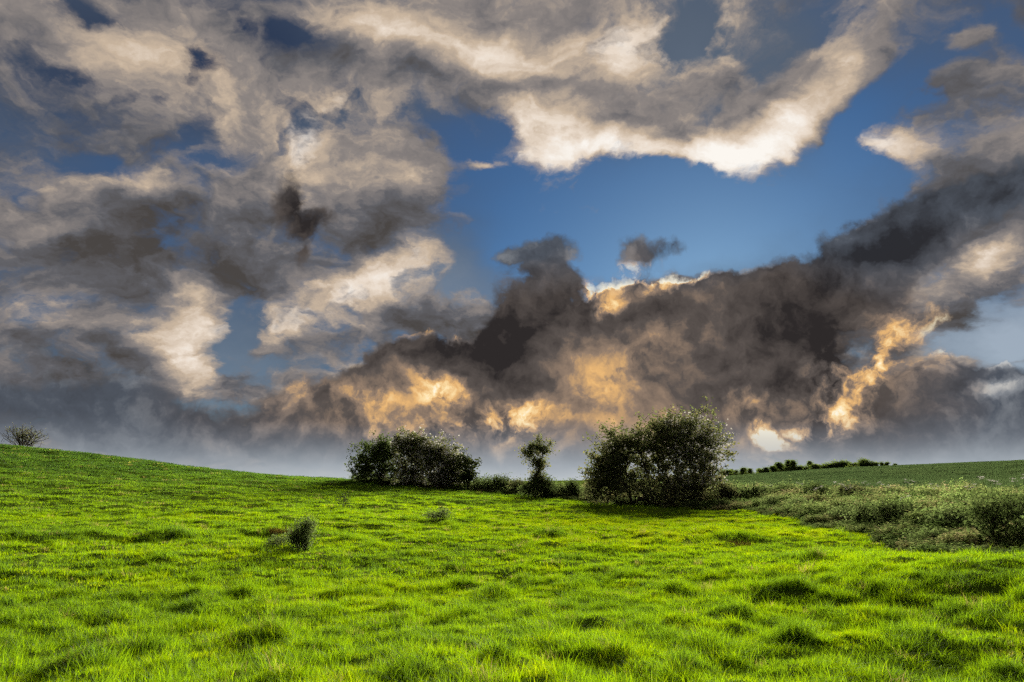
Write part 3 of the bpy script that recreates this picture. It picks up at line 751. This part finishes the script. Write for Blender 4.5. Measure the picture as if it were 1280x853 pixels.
# the slim tree with a dense ivy-clad stem
g = ground_at(671, 48.0); k = mpp(48) * 1.03
make_tree('slim_tree', 'slim ragged young tree with a small dark top, alone in the low hedge', 'tree', g,
    [[(0, 0, -.1), (.03, 0, .9), (-.02, .05, 1.9), (.05, 0, 2.8), (0, 0, 3.5)]],
    [(.1, 0, 1.5, .65, .5, .9), (.15, 0, 2.3, .85, .6, .6), (-.55, 0, 2.95, .6, .5, .5), (.5, 0, 3.25, .75, .5, .5), (-.2, .1, 3.45, .7, .5, .45), (-.85, 0, 3.2, .25, .2, .3), (.95, 0, 3.7, .25, .2, .3), (.15, 0, 3.95, .2, .2, .35), (.2, 0, 1.0, .8, .6, .7)],
    380, 12, .14, .16, M_haw, r_base=.09, shell=.25)
make_tree('hedge_shrub', 'dark rounded shrub round the foot of the slim tree', 'shrub', g + Vector((.1, -.4, 0)), stems_from(5, .8, .6),
    [(0, 0, .75, 1.1, .8, .75), (-.7, 0, .5, .7, .6, .5), (.7, 0, .5, .7, .6, .5)], 170, 22, .12, .17, M_elder, r_base=.04)

# the thicket on the left: four bushes
d = 55.0; k = mpp(d) * 1.03
for (px, dd, lab, lobes, ntw, mat, blo, st) in [
    (470, 56, 'dense dark green bush at the downhill end of the thicket', [(-.2, 0, 1.8, 1.9, 1.5, 2.0), (.2, 0, 2.8, 1.1, 1.0, 1.0), (-1.1, 0, 1.3, 1.0, 1.0, 1.4), (.9, 0, 1.9, 1.3, 1.2, 1.8), (0, 0, .8, 2.0, 1.2, .8)], 560, M_elder, None, 5),
    (510, 55, 'tall spiky-topped grey green bush in the middle of the thicket', [(0, 0, 2.2, 1.8, 1.5, 2.1), (.1, 0, 3.4, 1.4, 1.0, .8), (1.2, 0, 2.4, 1.3, 1.1, 1.8), (0, 0, .8, 2.0, 1.2, .8)], 560, M_haw, lambda t: rng.random(len(t)) < .55, 6),
    (553, 54, 'hawthorn bush flecked with white blossom in the thicket', [(0, 0, 1.9, 1.8, 1.4, 1.8), (-.6, 0, 2.6, 1.2, 1.0, .9), (1.0, 0, 1.2, 1.0, .9, 1.2), (0, 0, .7, 1.9, 1.2, .7)], 560, M_haw, lambda t: rng.random(len(t)) < .85, 6),
    (580, 52.5, 'small straggly sapling leaning beside the blossom-flecked thicket', [(-.2, 0, 2.2, .45, .4, .75), (.55, 0, 1.9, .55, .4, .55), (.1, 0, 1.1, .6, .5, .8), (.5, 0, 1.0, .5, .4, .5)], 150, M_ivy, None, 3)]:
    g = ground_at(px, dd)
    make_tree('thicket_bush' if st > 3 else 'sapling', lab, 'bush' if st > 3 else 'sapling', g, stems_from(st, 2.2 if st > 3 else 2.0, .8 if st > 3 else .3), lobes + [(random.uniform(-1.3, 1.3), random.uniform(-.4, .4), {470: 2.9, 510: 3.5, 553: 2.5}.get(px, 2) - .2 * q, .16, .16, .7) for q in range(5 if st > 3 else 0)], ntw, 15 if st > 3 else 14, .18, .16 if st > 3 else .15, mat,
              'bushes of the thicket' if st > 3 else None, .08 if st > 3 else .05, (blo, 10, .12) if blo else None, shell=.5)

# low shrubs making up the hedge, and brambles on the bank: (px, distance, half width, height)
hedge = [(604, 53, 1.1, 1.25), (628, 52.5, 1.2, 1.3), (648, 51, 1.0, 1.15), (697, 49.5, 1.1, 1.3), (716, 49, 1.0, 1.35), (738, 47.5, 1.0, 1.3), (925, 45, 1.3, 1.25), (950, 44.5, 1.3, 1.2), (905, 44, 1.2, 1.3),
         (985, 43, 1.4, 1.15), (1020, 39.5, 1.3, 1.1), (1060, 36.5, 1.2, 1.05), (1105, 34, 1.2, .8), (1150, 31, 1.1, .75), (1195, 29, 1.1, .7), (1240, 27, 1.0, .7), (1285, 25.5, 1.0, .7)]
proto_h = []
for q in range(3):
    proto_h.append(make_tree('hedge_shrub', 'low scrubby green shrub in the tangled hedge line', 'shrub', (0, 0, 0), stems_from(5, .7, .6),
        [(0, 0, .62, .85, .7, .58), (-.5 + .2 * q, .1, .5, .6, .5, .5), (.55, 0, .55 + .1 * q, .55, .5, .5)], 130, 20, .105, .15, [M_bramble, M_elder, M_haw][q], 'low shrubs of the hedge line', r_base=.035))
for q, (px, d, hw, h) in enumerate(hedge):
    o = proto_h[q] if q < 3 else copy_tree(proto_h[q % 3])
    o.location = ground_at(px, d); o.rotation_euler.z = random.uniform(0, 6.28); o.scale = (hw / 1.1, hw / 1.1, h / 1.25)
    o['label'] = ('scrubby hedge shrub between the thicket and the slim tree' if px < 660 else
                  'scrubby hedge shrub between the slim tree and the large hawthorn' if px < 760 else
                  'scrubby hedge shrub on the bank crest between the large hawthorn and the far tree row' if px < 1000 else
                  'low scrubby shrub on the bank crest against the crop field, below the far tree row' if px < 1110 else
                  'low flattened shrub on the bank crest against the open crop field')
bram = [(1050, 27.5, .75, .75), (1085, 25.5, .85, .85), (1118, 23.8, .85, .9), (1000, 33, .9, .7), (965, 38, .9, .7), (1255, 18.2, .95, 1.05), (1180, 21.5, .8, .75), (1150, 19.6, .55, .5), (1290, 20.5, .9, .9), (1215, 24, .9, .8),
        (860, 41, .8, .6), (900, 40, .8, .6), (775, 43.6, .8, .55), (1320, 17, .8, .9)]
proto_b = []
for q in range(3):
    proto_b.append(make_tree('bramble_bush', 'rounded leafy bramble mound on the weedy bank', 'bush', (0, 0, 0), stems_from(6, .45, .55),
        [(0, 0, .42, .85, .75, .45), (.4, .1, .5, .5, .5, .38), (-.45, -.1, .35, .5, .45, .36)], 170, 13, .09, .11, [M_bramble, M_bramble, M_elder][q], 'bramble mounds on the bank', r_base=.02, r_tip=.004))
for q, (px, d, hw, h) in enumerate(bram):
    o = proto_b[q] if q < 3 else copy_tree(proto_b[q % 3])
    o.location = ground_at(px, d); o.rotation_euler.z = random.uniform(0, 6.28); o.scale = (hw, hw, h / .9)
    o['label'] = ('low leafy mound at the grass edge in front of the large hawthorn' if px < 910 else
                  'low bramble mound at the grass edge just past the large hawthorn' if px < 1010 else
                  'rounded dark bramble mound in the row where the grass dips into the bank' if px < 1130 else
                  'largest rounded bramble mound, leafy, at the foot of the bank' if px == 1255 else
                  'very small bramble mound at the corner where the bank foot turns' if px == 1150 else
                  'bramble mound half sunk among the pale weeds of the bank')

# ---- small shrub alone in the meadow
def foot(px, py):
    d = 3.0
    while d < 200:
        p = at(px, py, d)
        if p.z < Hs(p.x, p.y): return Vector((p.x, p.y, Hs(p.x, p.y))), d
        d *= 1.01
    return p, d
g, d = foot(377, 691); k = mpp(d)
make_tree('meadow_shrub', 'small upright dark shrub growing alone in the open grass', 'shrub', g, stems_from(9, 30 * k, 10 * k, (0, 0), 4 * k),
    [(0, 0, 20 * k, 16 * k, 13 * k, 17 * k), (5 * k, 0, 30 * k, 12 * k, 10 * k, 10 * k), (-9 * k, 0, 17 * k, 10 * k, 8 * k, 13 * k), (3 * k, 0, 9 * k, 9 * k, 8 * k, 8 * k)], 460, 11, .036, .060, M_bramble, r_base=.012, r_tip=.0025, shell=.4)
g, d = foot(352, 684); k = mpp(d)
make_tree('meadow_shrub', 'low sprawling shrub growth beside the small upright shrub', 'shrub', g, stems_from(6, 8 * k, 12 * k, (0, 0), 4 * k),
    [(0, 0, 6 * k, 18 * k, 14 * k, 8 * k), (-9 * k, 0, 5 * k, 9 * k, 9 * k, 6 * k)], 120, 9, .036, .05, M_bramble, r_base=.008, r_tip=.0025, shell=.4)

def tussock(name, label, px, py, n, rad_, h, mat, w=.006):
    g, d = foot(px, py); o = blade_mesh(n, rad_, h * .4, h, w, .9, mat, name, 3); COL.objects.link(o); o.location = g
    return tag(o, label, 'tussock')
tussock('grass_tussock', 'brown withered grass tussock beside the small lone shrub', 350, 668, 420, .34, .34, M_dry, .009)
tussock('grass_tussock', 'dry brownish tussock on the low rise before the hedge dip', 920, 682, 380, .45, .24, M_dry, .009)

# ---- small weeds standing out of the turf
g, d = foot(545, 652)
make_tree('nettle_patch', 'low dark nettle clump in open grass below the thicket', 'plant', g, stems_from(8, .3, .4, (0, 0), .3),
    [(0, 0, .14, .5, .4, .14), (.3, 0, .2, .25, .25, .14)], 90, 10, .06, .08, M_bramble, r_base=.008, r_tip=.003)
g, d = foot(428, 636)
make_tree('dock_plant', 'spindly dark dock plant on the slope below the thicket', 'plant', g, stems_from(4, .55, .25, (0, 0), .08),
    [(0, 0, .4, .3, .3, .3), (.2, 0, .25, .3, .2, .2)], 40, 6, .06, .05, M_ivy, r_base=.01, r_tip=.004)

# ---- cow parsley in flower on the bank
def parsley():
    root = empty('cow_parsley', (0, 0, 0)); tag(root, 'white flowering cow parsley stem above the bank weeds', 'plant', 'cow parsley on the bank')
    vs_, fs = [], []; heads = []
    for q in range(5):
        a = 1.26 * q + random.random(); t = Vector((.16 * math.cos(a), .16 * math.sin(a), .95 + .2 * random.random()))
        tube([(0, 0, -.05), (0.02 * math.cos(a), .02 * math.sin(a), .5), tuple(t)], [.006, .005, .003], 4, vs_, fs); heads.append(t)
    mesh_obj('stem', vs_, fs, M_bramble, root)
    for hd in heads:
        v, f = leaves(np.array([tuple(hd)]), .035, 26, .035, .1, .9); v[:, 2] = hd.z + (v[:, 2] - hd.z) * .35
        mesh_obj('flower_head', v, f, M_blossom, root)
    return root
pp = parsley()
for q, (s, t) in enumerate([(.66, .45), (.60, .5), (.52, .55), (.70, .55), (.735, .5), (.585, .3), (.78, .5), (.80, .35), (.55, .35), (.47, .4), (.63, .62), (.83, .6), (.69, .3)]):
    o = pp if q == 0 else copy_tree(pp)
    e = bank_xy(np.array([s]), np.array([t]))[0]; o.location = (e[0], e[1], Hs(*e)); o.rotation_euler.z = random.uniform(0, 6.28); sc = random.uniform(.8, 1.15); o.scale = (sc, sc, sc)

# ---- bare bush on the skyline of the left hill
g = ground_at(22, 82); k = mpp(82) * 1.25
S = []
for q in range(16):
    a = random.uniform(-1.25, 1.25); b_ = random.uniform(-.6, .6); ln = random.uniform(1.6, 2.4)
    tx, ty, tz = math.sin(a) * ln, math.sin(b_) * ln * .7, math.cos(a) ** .6 * ln
    S.append([(random.gauss(0, .25), random.gauss(0, .2), -.3)] + [(tx * f, ty * f, tz * f ** .8) for f in (.3, .6, 1)])
make_tree('skyline_bush', 'bare twiggy round bush on the crest of the grassy hill', 'bush', g + Vector((0, 0, -.25)), S,
    [(0, 0, 1.4, 2.1, 1.5, 1.25), (-.4, 0, 1.9, 1.5, 1.2, .9), (.7, 0, 1.3, 1.6, 1.2, 1.0)], 480, 3, .10, .14, M_haw, r_base=.07, r_tip=.014, shell=.3)

# ---- trees along the far side of the field
def far_tree(kind):
    root = empty('far_tree', (0, 0, 0)); root['category'] = 'tree'; root['group'] = 'trees beyond the crop field'
    if kind == 0:
        root['label'] = 'narrow pointed dark tree on the skyline beyond the crop field'
        z = rng.random(380) ** 1.1; rr_ = (1.7 * (1 - z) ** 1.0 + .25 * np.sin(z * 19)) * np.sqrt(rng.random(380)); a = rng.random(380) * 6.28
        c = np.c_[rr_ * np.cos(a), rr_ * np.sin(a), .2 + z * 4.6]
    elif kind == 1:
        root['label'] = 'rounded bushy dark tree on the skyline beyond the crop field'
        c = in_lobes([(0, 0, 2.9, 2.0, 1.8, 1.9), (-1.0, 0, 2.2, 1.4, 1.2, 1.5), (1.0, 0, 3.4, 1.3, 1.2, 1.3)], 420, .4)
    else:
        root['label'] = 'thin ragged open tree on the skyline beyond the crop field'
        c = in_lobes([(0, 0, 3.2, .9, .9, 1.9), (.5, 0, 4.3, .7, .7, .9), (-.6, 0, 2.2, .8, .7, 1.0)], 260, .3)
    vs_, fs = [], []; tube([(0, 0, -1.5), (0, 0, 1.5), (.1, 0, 4.2)], [.2, .15, .04], 6, vs_, fs)
    mesh_obj('trunk', vs_, fs, M_bark, root)
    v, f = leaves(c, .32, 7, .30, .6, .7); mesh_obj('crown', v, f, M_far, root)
    return root
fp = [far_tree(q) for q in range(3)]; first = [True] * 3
seq = [(906, 1, .75), (914, 0, .8), (921, 2, .85), (927, 2, .8), (934, 0, .85), (941, 0, .95), (948, 0, .9), (953, 1, .7), (960, 0, 1.05), (967, 0, 1.1), (974, 0, 1.15), (980, 2, 1.05), (985, 0, 1.2), (992, 0, 1.1), (998, 1, .9),
       (1005, 1, .95), (1012, 0, 1.1), (1018, 0, .95), (1026, 0, .95), (1033, 0, .85), (1040, 1, 1.0), (1049, 1, 1.1), (1058, 1, .95), (1067, 1, 1.0), (1078, 1, 1.15), (1087, 1, 1.2), (1094, 1, 1.05), (1103, 2, .8), (1112, 2, .75), (1119, 2, .7)]
seq += [(908 + 7.1 * q, 1, .50 + .12 * math.sin(q * 2.3)) for q in range(22)]
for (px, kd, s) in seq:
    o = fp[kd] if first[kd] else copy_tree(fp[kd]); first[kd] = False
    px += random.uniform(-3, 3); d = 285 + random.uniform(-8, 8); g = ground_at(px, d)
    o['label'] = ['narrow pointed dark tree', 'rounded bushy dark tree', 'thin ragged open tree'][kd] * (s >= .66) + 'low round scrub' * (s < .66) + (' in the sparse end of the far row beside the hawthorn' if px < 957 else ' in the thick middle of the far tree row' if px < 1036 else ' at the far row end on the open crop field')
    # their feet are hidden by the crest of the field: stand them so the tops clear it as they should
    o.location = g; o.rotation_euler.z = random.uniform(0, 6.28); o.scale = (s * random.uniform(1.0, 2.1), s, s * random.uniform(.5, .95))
